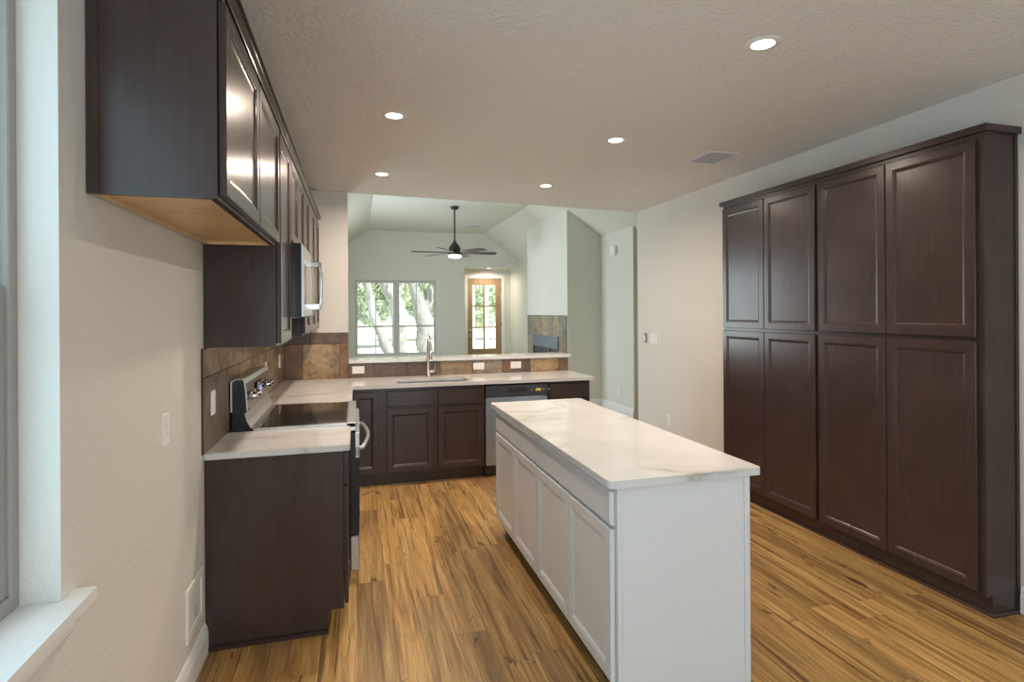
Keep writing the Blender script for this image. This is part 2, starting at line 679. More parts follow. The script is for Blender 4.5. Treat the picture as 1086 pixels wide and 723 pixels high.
for y in (YF, YF + 0.14):
    a = [far.verts.new((px, y, pz)) for px, pz in fo]
    b = [far.verts.new((px, y, pz)) for px, pz in fh]
    es = [far.edges.new((q[i], q[(i + 1) % len(q)])) for q in (a, b) for i in range(len(q))]
    bmesh.ops.triangle_fill(far, use_beauty=True, use_dissolve=False, edges=es)
far.verts.ensure_lookup_table()
for s0, c in ((0, len(fo)), (len(fo), len(fh))):
    for i in range(c):
        j = (i + 1) % c
        far.faces.new([far.verts[k] for k in (s0 + i, s0 + j, nn + s0 + j, nn + s0 + i)])
struct('wall_far', far, 'living_paint')
# entry recess behind the far wall
rec = B()
box(rec, HX0 - 0.12, HX0, YF + 0.14, 14.22, 0, HZ)
DX0, DX1, DZ1 = 2.73, 3.642, 2.44
box(rec, HX0 - 0.12, DX0, 14.1, 14.22, 0, HZ)
box(rec, DX1, LX, 14.1, 14.22, 0, HZ)
box(rec, DX0, DX1, 14.1, 14.22, DZ1, HZ)
struct('wall_entry', rec, 'living_paint')
struct('ceiling_entry', bx(HX0 - 0.1, LX + 0.05, YF + 0.14, 14.22, HZ, HZ + 0.08), 'living_paint')
lr = B()
box(lr, LX, LX + 0.12, 7.35, 14.22, 0, vz(LX) + 0.02)
struct('wall_living_right', lr, 'living_paint')
ll = B()
box(ll, LXL - 0.12, LXL, YBB, 7.4, 0, vz(LXL))
box(ll, LXL - 0.12, LXL, 11.0, YF, 0, vz(LXL))
box(ll, LXL - 0.12, LXL, 7.4, 11.0, 0, 0.3)
box(ll, LXL - 0.12, LXL, 7.4, 11.0, 2.4, vz(LXL))  # opening in the unseen wall made for the added fill light
struct('wall_living_left', ll, 'living_paint')
vt = B()
xa, xb = LXL - 0.12, LX + 0.12
prism(vt, [(xa, vz(xa)), (VX0, ZV), (VX1, ZV), (xb, vz(xb)), (xb, vz(xb) + 0.1), (VX1, ZV + 0.1), (VX0, ZV + 0.1), (xa, vz(xa) + 0.1)], 1, 5.70, YF + 0.1)
struct('ceiling_living', vt, 'living_paint')
hw = B()
box(hw, 3.40, 5.5, 6.01, 6.13, 0, 2.9)
box(hw, 5.4, 5.5, 6.13, 9.6, 0, 2.8)
box(hw, LX + 0.12, 5.5, 9.6, 9.7, 0, 2.8)
struct('wall_hall', hw, 'living_paint')
struct('ceiling_hall', bx(LX, 5.5, 6.1, 9.7, 2.80, 2.88), 'living_paint')
# chimney breast on the living room's right wall
CX, CY0, CY1 = 3.28, 8.47, 10.65
chm = prism(B(), [(CX, 0), (CX, vz(CX) - 0.002), (LX + 0.002, vz(LX)), (LX + 0.002, 0)], 1, CY0, CY1)
struct('wall_chimney', chm, 'living_paint')

# baseboards
BBP = [(0, 0.0), (0.016, 0.0), (0.016, 0.095), (0.013, 0.102), (0.013, 0.112), (0.006, 0.130), (0.0, 0.134)]
struct('baseboard_left', sweep(B(), [(XL, -2.9), (XL, 2.868)], BBP), 'white_trim')
bbr = sweep(B(), [(XR, 6.13), (XR, 4.17)], BBP)
sweep(bbr, [(XR, 2.07), (XR, -2.9)], BBP)
struct('baseboard_right', bbr, 'white_trim')
bbl = sweep(B(), [(CX, CY1), (CX, CY0), (LX, CY0), (LX, 7.35)], BBP)
struct('baseboard_living', bbl, 'white_trim')
struct('baseboard_far', sweep(B(), [(LXL, YF), (HX0, YF), (HX0, 14.09)], BBP), 'white_trim')

# ------------------------------------------------------------------ kitchen side window (window_1)
w1 = B()
fx0, fx1 = -0.812, -0.764
for a in ((WY0, WY0 + 0.035), (WY1 - 0.035, WY1)):
    box(w1, fx0, fx1, a[0], a[1], WZ0, WZ1, 0.003)
box(w1, fx0, fx1, WY0 + 0.035, WY1 - 0.035, WZ0, WZ0 + 0.04, 0.003)
box(w1, fx0, fx1, WY0 + 0.035, WY1 - 0.035, WZ1 - 0.035, WZ1, 0.003)
win1 = struct('window_1', w1, 'grey_vinyl')
tag(win1, 'grey vinyl hung window in the left wall beside the camera', 'window')


def sash(y0, y1, z0, z1, x0, x1, s=0.032):
    b = B()
    box(b, x0, x1, y0, y0 + s, z0, z1, 0.002)
    box(b, x0, x1, y1 - s, y1, z0, z1, 0.002)
    box(b, x0, x1, y0 + s, y1 - s, z0, z0 + s, 0.002)
    box(b, x0, x1, y0 + s, y1 - s, z1 - s, z1, 0.002)
    return b


obj('sash', sash(WY0 + 0.035, WY1 - 0.035, WZ0 + 0.04, 1.625, -0.792, -0.772), 'grey_vinyl', win1)
obj('sash', sash(WY0 + 0.035, WY1 - 0.035, 1.595, WZ1 - 0.035, -0.812, -0.793), 'white_trim', win1)
obj('pane', bx(-0.784, -0.780, WY0 + 0.06, WY1 - 0.06, WZ0 + 0.06, 1.60), 'window_glass', win1)
obj('pane', bx(-0.805, -0.801, WY0 + 0.06, WY1 - 0.06, 1.62, WZ1 - 0.06), 'window_glass', win1)
# sill board (stool) with a projecting nose, and the apron under it
sill = prism(B(), [(-0.764, WY0 + 0.001), (XL - 0.001, WY0 + 0.001), (XL - 0.001, WY0 - 0.06), (-0.632, WY0 - 0.06), (-0.632, WY1 + 0.065), (XL - 0.001, WY1 + 0.065), (XL - 0.001, WY1 - 0.001), (-0.764, WY1 - 0.001)], 2, WZ0 - 0.027, WZ0)
tr = struct('trim_1', sill, 'white_trim')
tag(tr, 'white painted window sill board projecting from the left wall', 'window sill')
ap = sweep(B(), [(XL, WY0 - 0.03), (XL, WY1 + 0.03)], [(0, 0.782), (0.010, 0.782), (0.016, 0.795), (0.016, 0.83), (0.022, 0.847), (0, 0.847)])
obj('apron', ap, 'white_trim', tr)

# ------------------------------------------------------------------ living room window (window_2)
w2 = B()
yy0, yy1 = YF + 0.04, YF + 0.10
box(w2, WX0, WX0 + 0.03, yy0, yy1, WB, WT, 0.004)
box(w2, WX1 - 0.03, WX1, yy0, yy1, WB, WT, 0.004)
box(w2, WX0 + 0.03, WX1 - 0.03, yy0, yy1, WT - 0.035, WT, 0.004)
box(w2, WX0 + 0.03, WX1 - 0.03, yy0, yy1, WB, WB + 0.02, 0.004)
MX = (WX0 + WX1) / 2
box(w2, MX - 0.045, MX + 0.045, yy0, yy1, WB + 0.02, WT - 0.035, 0.004)
win2 = struct('window_2', w2, 'bronze_frame')
tag(win2, 'wide double hung window with grey frame in the living room far wall', 'window')
for a0, a1 in ((WX0 + 0.03, MX - 0.045), (MX + 0.045, WX1 - 0.03)):
    mid = 1.245
    for k, (z0, z1, q) in enumerate(((WB + 0.02, mid + 0.02, yy0 + 0.004), (mid - 0.02, WT - 0.035, yy0 + 0.03))):
        s = B()
        e = 0.022
        box(s, a0, a0 + e, q, q + 0.025, z0, z1)
        box(s, a1 - e, a1, q, q + 0.025, z0, z1)
        box(s, a0 + e, a1 - e, q, q + 0.025, z0, z0 + 0.032)
        box(s, a0 + e, a1 - e, q, q + 0.025, z1 - 0.032, z1)
        c = (a0 + a1) / 2
        box(s, c - 0.009, c + 0.009, q + 0.008, q + 0.018, z0 + 0.032, z1 - 0.032)
        so = obj('sash', s, 'bronze_frame', win2)
        obj('pane', bx(a0 + e - 0.005, a1 - e + 0.005, q + 0.011, q + 0.015, z0 + 0.03, z1 - 0.03), 'window_glass', so)
obj('sill', bx(WX0 - 0.03, WX1 + 0.03, YF - 0.03, YF + 0.04, WB - 0.025, WB + 0.001, bev=0.004), 'white_trim', win2)

# ------------------------------------------------------------------ front door (door_1) in the entry recess
dl = B()
y0, y1 = 14.125, 14.17
x0, x1, z1 = DX0 + 0.012, DX1 - 0.012, DZ1 - 0.012
GX0, GX1, GZ0, GZ1 = 2.872, 3.482, 0.62, 2.262
box(dl, x0, GX0, y0, y1, 0.01, z1, 0.003)
box(dl, GX1, x1, y0, y1, 0.01, z1, 0.003)
box(dl, GX0, GX1, y0, y1, GZ1, z1, 0.003)
box(dl, GX0, GX1, y0, y1, 0.01, GZ0, 0.003)
cx = (GX0 + GX1) / 2
box(dl, cx - 0.02, cx + 0.02, y0 + 0.004, y1 - 0.004, GZ0, GZ1)
for k in (1, 2):
    z = GZ0 + (GZ1 - GZ0) * k / 3
    box(dl, GX0, GX1, y0 + 0.005, y1 - 0.005, z - 0.018, z + 0.018)
d1 = struct('door_1', dl, 'door_wood')
tag(d1, 'natural wood front door with six glass lites in the entry recess', 'door')
for i in range(2):
    for j in range(3):
        a = GX0 + (cx - GX0) * i
        b = GZ0 + (GZ1 - GZ0) / 3 * j
        obj('pane', bx(a + 0.01 * (1 - i) , a + (cx - GX0) - 0.01 * i, y0 + 0.02, y0 + 0.024, b, b + (GZ1 - GZ0) / 3), 'window_glass', d1)
obj('deadbolt', lathe(B(), [(0.032, 0), (0.032, 0.012), (0.015, 0.02)], (2.80, y0, 1.10), (0, -1, 0), 20), 'satin_nickel', d1, True)
obj('door_handle', lathe(B(), [(0.033, 0), (0.033, 0.010), (0.012, 0.014), (0.012, 0.04), (0.028, 0.05), (0.028, 0.07), (0.012, 0.078)], (2.80, y0, 0.95), (0, -1, 0), 20), 'satin_nickel', d1, True)
for z in (0.4, 1.25, 2.15):
    obj('hinge', bx(x1 - 0.005, x1 + 0.012, y0 - 0.008, y0 + 0.004, z - 0.05, z + 0.05), 'black_metal', d1)
cs = B()
for a0, a1, b0, b1 in ((DX0 - 0.07, DX0 + 0.01, 0, DZ1 + 0.075), (DX1 - 0.01, DX1 + 0.075, 0, DZ1 + 0.075), (DX0 + 0.01, DX1 - 0.01, DZ1 - 0.01, DZ1 + 0.075)):
    box(cs, a0, a1, 14.082, 14.10, b0, b1, 0.003)
ct = struct('trim_2', cs, 'white_trim')
tag(ct, 'white casing around the wooden front door', 'door casing')

# ------------------------------------------------------------------ slate backsplash
def tiles(bm, lay, mk, a0, a1, rows, gap=0.004, fixed=None, rust=(0.15, 1.0)):
    """rows: (z0, z1, [tile edges along a]); mk(a0,a1,z0,z1) gives box extents"""
    k_ = 0
    for z0, z1, edges in rows:
        for e0, e1 in zip(edges, edges[1:]):
            f0, f1 = max(e0, a0), min(e1, a1)
            if f1 - f0 < 0.012:
                continue
            nb = len(bm.verts)
            box(bm, *mk(f0 + gap / 2, f1 - gap / 2, z0 + gap / 2, z1 - gap / 2), bev=0.0015)
            c = (random.random(), random.random(), random.uniform(*rust), 1)
            if fixed and k_ < len(fixed):
                c = (*fixed[k_], 1)
            k_ += 1
            bm.verts.ensure_lookup_table()
            for v in bm.verts[nb:]:
                v[lay] = c
    return bm


def tiled(name, label, mk, backmk, a0, a1, rows, fixed=None):
    b = B()
    lay = b.verts.layers.float_color.new('tile')
    tiles(b, lay, mk, a0, a1, rows, fixed=fixed)
    o = obj(name, b, 'slate')
    tag(o, label, 'backsplash')
    g = B()
    for q in backmk:
        box(g, *q)
    obj('grout', g, 'grout', o)
    return o


def edges(first, step, n, jit=0.0):
    return [first + i * step for i in range(n)]


random.seed(11)
tiled('tile_backsplash', 'brown slate tile backsplash on the left wall behind the range',
      lambda a, b, c, d: (XL + 0.001, XL + 0.011, a, b, c, d), [(XL + 0.0005, XL + 0.007, 2.83, YB - 0.012, 0.9145, 1.398)], 2.83, YB - 0.012,
      [(0.9145, 1.264, edges(2.83 - 0.18, 0.34, 12)), (1.264, 1.398, edges(2.83 - 0.29, 0.34, 12))])
random.seed(23)
tiled('tile_backsplash', 'rust and brown slate tile backsplash under the raised bar behind the sink',
      lambda a, b, c, d: (a, b, YB - 0.011, YB - 0.001, c, d),
      [(XL + 0.012, -0.078, YB - 0.007, YB - 0.0005, 0.9145, 1.366), (-0.078, 2.238, YB - 0.007, YB - 0.0005, 0.9145, 1.054)], XL + 0.012, 2.238,
      [(0.9145, 1.256, [-0.844, -0.504, -0.164, -0.078]), (1.256, 1.366, [-0.70, -0.43, -0.078]),
       (0.9145, 1.054, [-0.078, 0.17, 0.50, 0.83, 1.165, 1.49, 1.805, 2.125, 2.238])],
      [(0.4, 0.2, 0.9), (0.78, 0.75, 0.55), (0.3, 0.1, 0.8), (0.5, 0.5, 0.6), (0.52, 0.4, 0.7),
       (0.42, 0.5, 0.6), (0.5, 0.55, 0.5), (0.45, 0.5, 0.5), (0.62, 0.8, 0.8), (0.95, 0.5, 0.4), (0.5, 0.1, 0.6), (0.80, 0.95, 0.4), (0.4, 0.4, 0.5)])

# ------------------------------------------------------------------ worktops
def counter(name, label, bm):
    o = obj(name, bm, 'quartz')
    tag(o, label, 'countertop')
    return o


CT0, CT1 = 0.884, 0.914
RY0, RY1 = 3.345, 4.185        # range
counter('countertop', 'short white quartz countertop between the near cabinet end and the range',
        bx(XL + 0.002, -0.034, 2.857, RY0 - 0.004, CT0, CT1, bev=0.003, seg=2))
# L-shaped top with the sink cut out
lb = B()
SX0, SX1, SY0, SY1 = 0.345, 1.03, 5.172, 5.545


def rrect(x0, x1, y0, y1, r, k=6):
    pts = []
    for cx_, cy_, a in ((x1 - r, y1 - r, 0), (x0 + r, y1 - r, 90), (x0 + r, y0 + r, 180), (x1 - r, y0 + r, 270)):
        for i in range(k + 1):
            t_ = math.radians(a + 90 * i / k)
            pts.append((cx_ + r * math.cos(t_), cy_ + r * math.sin(t_)))
    return pts


outer = [(XL + 0.002, RY1 + 0.004), (-0.034, RY1 + 0.004), (-0.034, 5.104), (2.26, 5.104), (2.26, YB - 0.001), (XL + 0.002, YB - 0.001)]
inner = rrect(SX0, SX1, SY0, SY1, 0.10)
for z in (CT0, CT1):
    vo = [lb.verts.new((*p, z)) for p in outer]
    vi = [lb.verts.new((*p, z)) for p in inner]
    es = [lb.edges.new((vo[i], vo[(i + 1) % len(vo)])) for i in range(len(vo))]
    es += [lb.edges.new((vi[i], vi[(i + 1) % len(vi)])) for i in range(len(vi))]
    bmesh.ops.triangle_fill(lb, use_beauty=True, use_dissolve=False, edges=es)
lb.verts.ensure_lookup_table()
n = len(outer) + len(inner)
V0, V1 = lb.verts[:n], lb.verts[n:2 * n]
for s, c in ((0, len(outer)), (len(outer), len(inner))):
    for i in range(c):
        j = (i + 1) % c
        lb.faces.new((V0[s + i], V0[s + j], V1[s + j], V1[s + i]))
counter('countertop', 'L-shaped white quartz countertop holding the sink below the raised bar', lb)
counter('bar_top', 'narrow white quartz raised bar ledge on the slate half wall',
        bx(-0.0765, 2.262, 5.745, 6.06, 1.0585, 1.092, bev=0.003, seg=2))
counter('island_countertop', 'white veined quartz slab on the white island',
        prism(B(), rrect(0.917, 1.601, 1.942, 3.885, 0.02, 4), 2, CT0, CT1))

# ------------------------------------------------------------------ undermount sink and faucet
sk = thing('kitchen_sink', 'stainless steel undermount sink set in the L-shaped countertop', 'sink', (0.69, 5.35, 0.70))
sb = B()
top = rrect(SX0 - 0.004, SX1 + 0.004, SY0 - 0.004, SY1 + 0.004, 0.10)
bot = rrect(SX0 + 0.02, SX1 - 0.02, SY0 + 0.02, SY1 - 0.02, 0.09)
rl = [[sb.verts.new((*p, z)) for p in pts] for pts, z in ((rrect(SX0 - 0.012, SX1 + 0.012, SY0 - 0.010, SY1 + 0.012, 0.11), 0.8835), (top, 0.8835), (top, 0.86), (bot, 0.70))]
for A, C in zip(rl, rl[1:]):
    for i in range(len(A)):
        sb.faces.new((A[i], A[(i + 1) % len(A)], C[(i + 1) % len(A)], C[i]))
sb.faces.new(rl[-1])
obj('basin', sb, 'stainless_x', sk, True)
obj('drain', lathe(B(), [(0.045, 0), (0.045, 0.004), (0.02, 0.002), (0.0, 0.001)], (0.69, 5.36, 0.7005)), 'chrome', sk, True)

fc = thing('faucet', 'brushed nickel pull-down faucet behind the sink', 'faucet', (0.69, 5.66, 0.9145))
obj('base', lathe(B(), [(0.028, 0), (0.028, 0.012), (0.020, 0.022), (0.017, 0.13), (0.013, 0.14)], (0.69, 5.66, 0.9145)), 'satin_nickel', fc, True)
neck = [(0.69, 5.66, 1.05), (0.69, 5.66, 1.22)] + [(0.69, 5.56 + 0.10 * math.cos(a), 1.22 + 0.10 * math.sin(a)) for a in [math.pi * i / 14 for i in range(1, 15)]] + [(0.69, 5.458, 1.20)]
obj('spout', tube(B(), neck, 0.0125, 14), 'satin_nickel', fc, True)
obj('spray_head', lathe(B(), [(0.013, 0.0), (0.014, -0.03), (0.018, -0.035), (0.020, -0.09), (0.017, -0.10)], (0.69, 5.457, 1.205)), 'satin_nickel', fc, True)
hl = tube(B(), [(0.70, 5.66, 0.965), (0.75, 5.66, 0.965)], 0.015, 14)
tube(hl, [(0.748, 5.66, 0.965), (0.758, 5.655, 1.0), (0.762, 5.648, 1.05)], [0.008, 0.006, 0.005], 10)
obj('lever', hl, 'satin_nickel', fc, True)

# ------------------------------------------------------------------ base cabinets
def toekick(t, x0, x1, y0, y1):
    obj('toe_kick', bx(x0, x1, y0, y1, 0.0, 0.106), 'espresso', t)


# end cabinet by the range, its finished end panel facing the camera
PF = 5.155                      # face frame of the sink run
CF = -0.066                     # face frame of the left run
t = thing('base_cabinet', 'dark brown base cabinet left of the range with finished end panel', 'cabinet', (-0.37, 3.1, 0))
obj('body', bx(XL + 0.003, CF, 2.885, RY0 - 0.006, 0.106, CT0 - 0.001, bev=0.001), 'espresso', t)
toekick(t, XL + 0.01, -0.142, 2.886, RY0 - 0.006)
ep = prism(B(), [(XL + 0.003, 0.0), (-0.142, 0.0), (-0.142, 0.11), (CF, 0.11), (CF, CT0 - 0.001), (XL + 0.003, CT0 - 0.001)], 1, 2.876, 2.885)
box(ep, XL + 0.003, XL + 0.028, 2.8725, 2.877, 0.0, CT0 - 0.002)
box(ep, CF - 0.022, CF, 2.8735, 2.877, 0.11, CT0 - 0.002)
obj('end_panel', ep, 'espresso', t)
obj('shoe_molding', bx(XL + 0.003, -0.142, 2.858, 2.8725, 0.0, 0.02, bev=0.005, seg=2), 'espresso', t)
dr = obj('drawer_front', slabfront(*front('+x', CF + 0.021, 2.893, 3.330, 0.715, 0.862)), 'espresso', t)
obj('door', shaker(*front('+x', CF + 0.021, 2.893, 3.330, 0.124, 0.700)), 'espresso', t)

# corner cabinet beyond the range
t = thing('base_cabinet', 'dark brown base cabinet in the corner beyond the range', 'cabinet', (-0.37, 4.8, 0))
obj('body', bx(XL + 0.003, CF, RY1 + 0.006, YB - 0.003, 0.106, CT0 - 0.001), 'espresso', t)
toekick(t, XL + 0.01, -0.142, RY1 + 0.006, PF + 0.06)
obj('toe_kick', bx(-0.142, CF + 0.022, PF + 0.06, PF + 0.08, 0, 0.106), 'espresso', t)
obj('drawer_front', slabfront(*front('+x', CF + 0.021, RY1 + 0.02, 5.02, 0.715, 0.862)), 'espresso', t)
obj('door', shaker(*front('+x', CF + 0.021, RY1 + 0.02, 5.02, 0.124, 0.700)), 'espresso', t)

PD = PF - 0.021                 # door faces
BK = YB - 0.003
t = thing('base_cabinet', 'dark brown cabinet with one tall door between the range and the sink', 'cabinet', (0.08, 5.45, 0))
obj('body', bx(CF + 0.023, 0.222, PF, BK, 0.106, CT0 - 0.001), 'espresso', t)
toekick(t, CF + 0.023, 0.222, PF + 0.06, BK)
obj('door', shaker(*front('-y', PD, -0.040, 0.186, 0.124, 0.850)), 'espresso', t)

t = thing('sink_cabinet', 'dark brown two-door sink base cabinet with two false drawer fronts', 'cabinet', (0.69, 5.45, 0))
bd = B()
box(bd, 0.223, 1.155, PF, PF + 0.02, 0.106, CT0 - 0.001)
box(bd, 0.223, 0.242, PF + 0.02, BK, 0.106, CT0 - 0.001)
box(bd, 1.136, 1.155, PF + 0.02, BK, 0.106, CT0 - 0.001)
box(bd, 0.242, 1.136, PF + 0.02, BK, 0.106, 0.125)
obj('body', bd, 'espresso', t)
toekick(t, 0.223, 1.155, PF + 0.06, BK)
for a0, a1 in ((0.256, 0.676), (0.718, 1.134)):
    obj('drawer_front', slabfront(*front('-y', PD, a0, a1, 0.712, 0.850)), 'espresso', t)
    obj('door', shaker(*front('-y', PD, a0, a1, 0.124, 0.690)), 'espresso', t)

t = thing('base_cabinet', 'dark brown drawer cabinet at the open end beside the dishwasher', 'cabinet', (2.0, 5.45, 0))
obj('body', bx(1.782, 2.226, PF, BK, 0.106, CT0 - 0.001), 'espresso', t)
toekick(t, 1.782, 2.226, PF + 0.06, BK)
obj('drawer_front', slabfront(*front('-y', PD, 1.800, 2.205, 0.712, 0.862)), 'espresso', t)
obj('door', shaker(*front('-y', PD, 1.800, 2.205, 0.124, 0.690)), 'espresso', t)

# ------------------------------------------------------------------ dishwasher
t = thing('dishwasher', 'stainless dishwasher with black control strip under the L-shaped countertop', 'dishwasher', (1.468, 5.45, 0))
obj('body', bx(1.160, 1.778, PF + 0.02, BK, 0.02, 0.868), 'black_enamel', t)
obj('door', bx(1.165, 1.773, PD - 0.004, PF + 0.018, 0.115, 0.752, bev=0.006, seg=2), 'blue_steel', t)
cp = B()
box(cp, 1.165, 1.773, PD - 0.008, PF + 0.018, 0.757, 0.864, 0.005, 2)
cpo = obj('control_panel', cp, 'slate_plastic', t)
obj('pocket_handle', bx(1.37, 1.56, PD - 0.010, PD - 0.007, 0.795, 0.838, bev=0.001), 'dark_slot', cpo)
obj('sticker', bx(1.655, 1.71, PD - 0.0095, PD - 0.0078, 0.80, 0.825), 'yellow_label', cpo)
for k in range(3):
    obj('button', bx(1.61 + 0.052 * k + (0.07 if k else 0), 1.618 + 0.052 * k + (0.07 if k else 0), PD - 0.0095, PD - 0.0075, 0.808, 0.818), 'white_plastic', cpo)
obj('kick_plate', bx(1.165, 1.773, PF + 0.05, PF + 0.07, 0.0, 0.105), 'black_enamel', t)

# ------------------------------------------------------------------ electric range
t = thing('electric_range', 'freestanding stainless and black glass electric range between the left countertops', 'range', (-0.33, 3.76, 0))
RX = -0.012                     # front of the body
obj('body', bx(XL + 0.03, RX - 0.03, RY0, RY1, 0.04, 0.902, bev=0.003), 'black_enamel', t)
cb = B()
box(cb, -0.545, -0.060, RY0 + 0.012, RY1 - 0.012, 0.905, 0.926, 0.002)
ck = obj('cooktop', cb, 'cooktop_glass', t)
rim = B()
box(rim, -0.55, RX + 0.004, RY0, RY0 + 0.012, 0.902, 0.929, 0.003)
box(rim, -0.55, RX + 0.004, RY1 - 0.012, RY1, 0.902, 0.929, 0.003)
box(rim, -0.060, RX + 0.006, RY0, RY1, 0.880, 0.929, 0.004)
obj('cooktop_frame', rim, 'stainless_y', t)
# backguard: side profile (x, z)
bgp = [(-0.655, 0.90), (-0.655, 1.185), (-0.640, 1.198), (-0.598, 1.198), (-0.586, 1.150), (-0.578, 1.022), (-0.590, 1.012), (-0.578, 0.965), (-0.560, 0.932), (-0.540, 0.925), (-0.540, 0.90)]
bgo = obj('backguard', prism(B(), bgp, 1, RY0 + 0.004, RY1 - 0.004), 'black_enamel', t)
# stainless sheets that follow the profile: top cap, control fascia and curved lower skirt
def sheet(pts, y0, y1, th=0.004):
    b = B()
    off = []
    for i, p in enumerate(pts):
        d = Vector(pts[min(i + 1, len(pts) - 1)]) - Vector(pts[max(i - 1, 0)])
        nrm = Vector((d.y, -d.x)).normalized() * -th
        off.append((p[0] - nrm.x, p[1] - nrm.y))
    return prism(b, list(pts) + off[::-1], 1, y0, y1)


obj('trim_strip', bx(-0.662, -0.655, RY0, RY0 + 0.03, 1.02, 1.19), 'stainless_y', bgo)
obj('top_cap', sheet([(-0.655, 1.186), (-0.640, 1.199), (-0.598, 1.199), (-0.589, 1.172)], RY0, RY1), 'stainless_y', bgo)
obj('control_fascia', sheet([(-0.589, 1.170), (-0.585, 1.150), (-0.577, 1.030)], RY0, RY1), 'black_enamel', bgo)
obj('fascia_edge', sheet([(-0.5885, 1.172), (-0.584, 1.150), (-0.576, 1.022)], RY0 - 0.002, RY0 + 0.010, 0.006), 'stainless_y', bgo)
obj('lower_skirt', sheet([(-0.589, 1.010), (-0.577, 0.966), (-0.559, 0.934), (-0.538, 0.927)], RY0, RY1), 'stainless_y', bgo)
kn = Vector((1.0, 0, 0.06)).normalized()
for yk in (RY0 + 0.10, RY0 + 0.21, RY1 - 0.21, RY1 - 0.10):
    k = lathe(B(), [(0.024, 0), (0.024, 0.006), (0.019, 0.010), (0.017, 0.032), (0.013, 0.036)], (-0.575, yk, 1.095), kn, 20)
    obj('knob', k, 'chrome', bgo, True)
disp = bx(-0.578, -0.5745, RY0 + 0.30, RY1 - 0.30, 1.055, 1.145)
dso = obj('display', disp, 'cooktop_glass', bgo)
dg = B()
for k in range(3):
    box(dg, -0.5744, -0.5735, RY0 + 0.385 + 0.026 * k, RY0 + 0.400 + 0.026 * k, 1.085, 1.115)
obj('clock_digits', dg, 'blue_display', dso)
# oven front
od = obj('oven_door', bx(RX - 0.028, RX + 0.022, RY0 + 0.004, RY1 - 0.004, 0.285, 0.868, bev=0.005, seg=2), ['black_enamel'], t)
obj('door_cap', bx(RX - 0.002, RX + 0.026, RY0 + 0.002, RY1 - 0.002, 0.722, 0.872, bev=0.005), 'stainless_y', od)
obj('oven_window', bx(RX + 0.020, RX + 0.0245, RY0 + 0.10, RY1 - 0.10, 0.36, 0.68, bev=0.001), 'cooktop_glass', od)
hp = [(RX + 0.018, RY0 + 0.05, 0.768), (RX + 0.045, RY0 + 0.055, 0.772)]
hp += [(RX + 0.045 + 0.035 * math.sin(math.pi * i / 12), RY0 + 0.06 + (RY1 - RY0 - 0.12) * i / 12, 0.772) for i in range(1, 12)]
hp += [(RX + 0.045, RY1 - 0.055, 0.772), (RX + 0.018, RY1 - 0.05, 0.768)]
obj('handle', tube(B(), hp, 0.013, 12), 'stainless_y', od, True)
ev = B()
for k in range(3):
    box(ev, RX + 0.002 + 0.008 * k, RX + 0.006 + 0.008 * k, RY0 + 0.0005, RY0 + 0.003, 0.735, 0.785)
obj('vent_slots', ev, 'dark_slot', od)
obj('storage_drawer', bx(RX - 0.028, RX + 0.020, RY0 + 0.004, RY1 - 0.004, 0.075, 0.275, bev=0.005), 'stainless_y', t)
for yk in (RY0 + 0.05, RY1 - 0.05):
    for xk in (RX - 0.07, XL + 0.12):
        obj('foot', lathe(B(), [(0.018, 0), (0.018, 0.02), (0.010, 0.022), (0.010, 0.045)], (xk, yk, 0.0), seg=12), 'black_enamel', t)

# ------------------------------------------------------------------ upper cabinets on the left wall
UT = 2.452                      # top of the boxes
UD = XU + 0.021                 # door face


def upper(label, y0, y1, z0, doors, fridge=False):
    t = thing('upper_cabinet', label, 'cabinet', (-0.52, (y0 + y1) / 2, z0), 'wall cabinets on the left wall')
    b = B()
    box(b, XL + 0.003, XU - 0.02, y0, y0 + 0.016, z0, UT)
    box(b, XL + 0.003, XU - 0.02, y1 - 0.016, y1, z0, UT)
    box(b, XL + 0.003, XU - 0.02, y0 + 0.016, y1 - 0.016, UT - 0.016, UT)
    box(b, XL + 0.003, XL + 0.010, y0 + 0.016, y1 - 0.016, z0 + 0.02, UT - 0.016)
    # face frame
    box(b, XU - 0.02, XU, y0, y0 + 0.038, z0, UT)
    box(b, XU - 0.02, XU, y1 - 0.038, y1, z0, UT)
    box(b, XU - 0.02, XU, y0 + 0.038, y1 - 0.038, z0, z0 + 0.038)
    box(b, XU - 0.02, XU, y0 + 0.038, y1 - 0.038, UT - 0.05, UT)
    # scribe strip at the wall and edge strip at the front of the near side
    box(b, XL + 0.003, XL + 0.030, y0 - 0.004, y0, z0, UT)
    box(b, XU - 0.022, XU, y0 - 0.003, y0, z0, UT)
    obj('body', b, 'espresso', t)
    ub = B()
    box(ub, XL + 0.011, XU - 0.021, y0 + 0.017, y1 - 0.017, z0 + 0.014, z0 + 0.026)
    box(ub, XL + 0.011, XL + 0.030, y0 + 0.017, y1 - 0.017, z0 + 0.001, z0 + 0.014)
    box(ub, XL + 0.030, XU - 0.021, y1 - 0.034, y1 - 0.017, z0 + 0.001, z0 + 0.014)
    obj('underside', ub, 'maple_inside', t)
    for a0, a1 in doors:
        obj('door', shaker(*front('+x', UD, a0, a1, z0 + 0.014, UT - 0.02)), 'espresso', t)
    return t


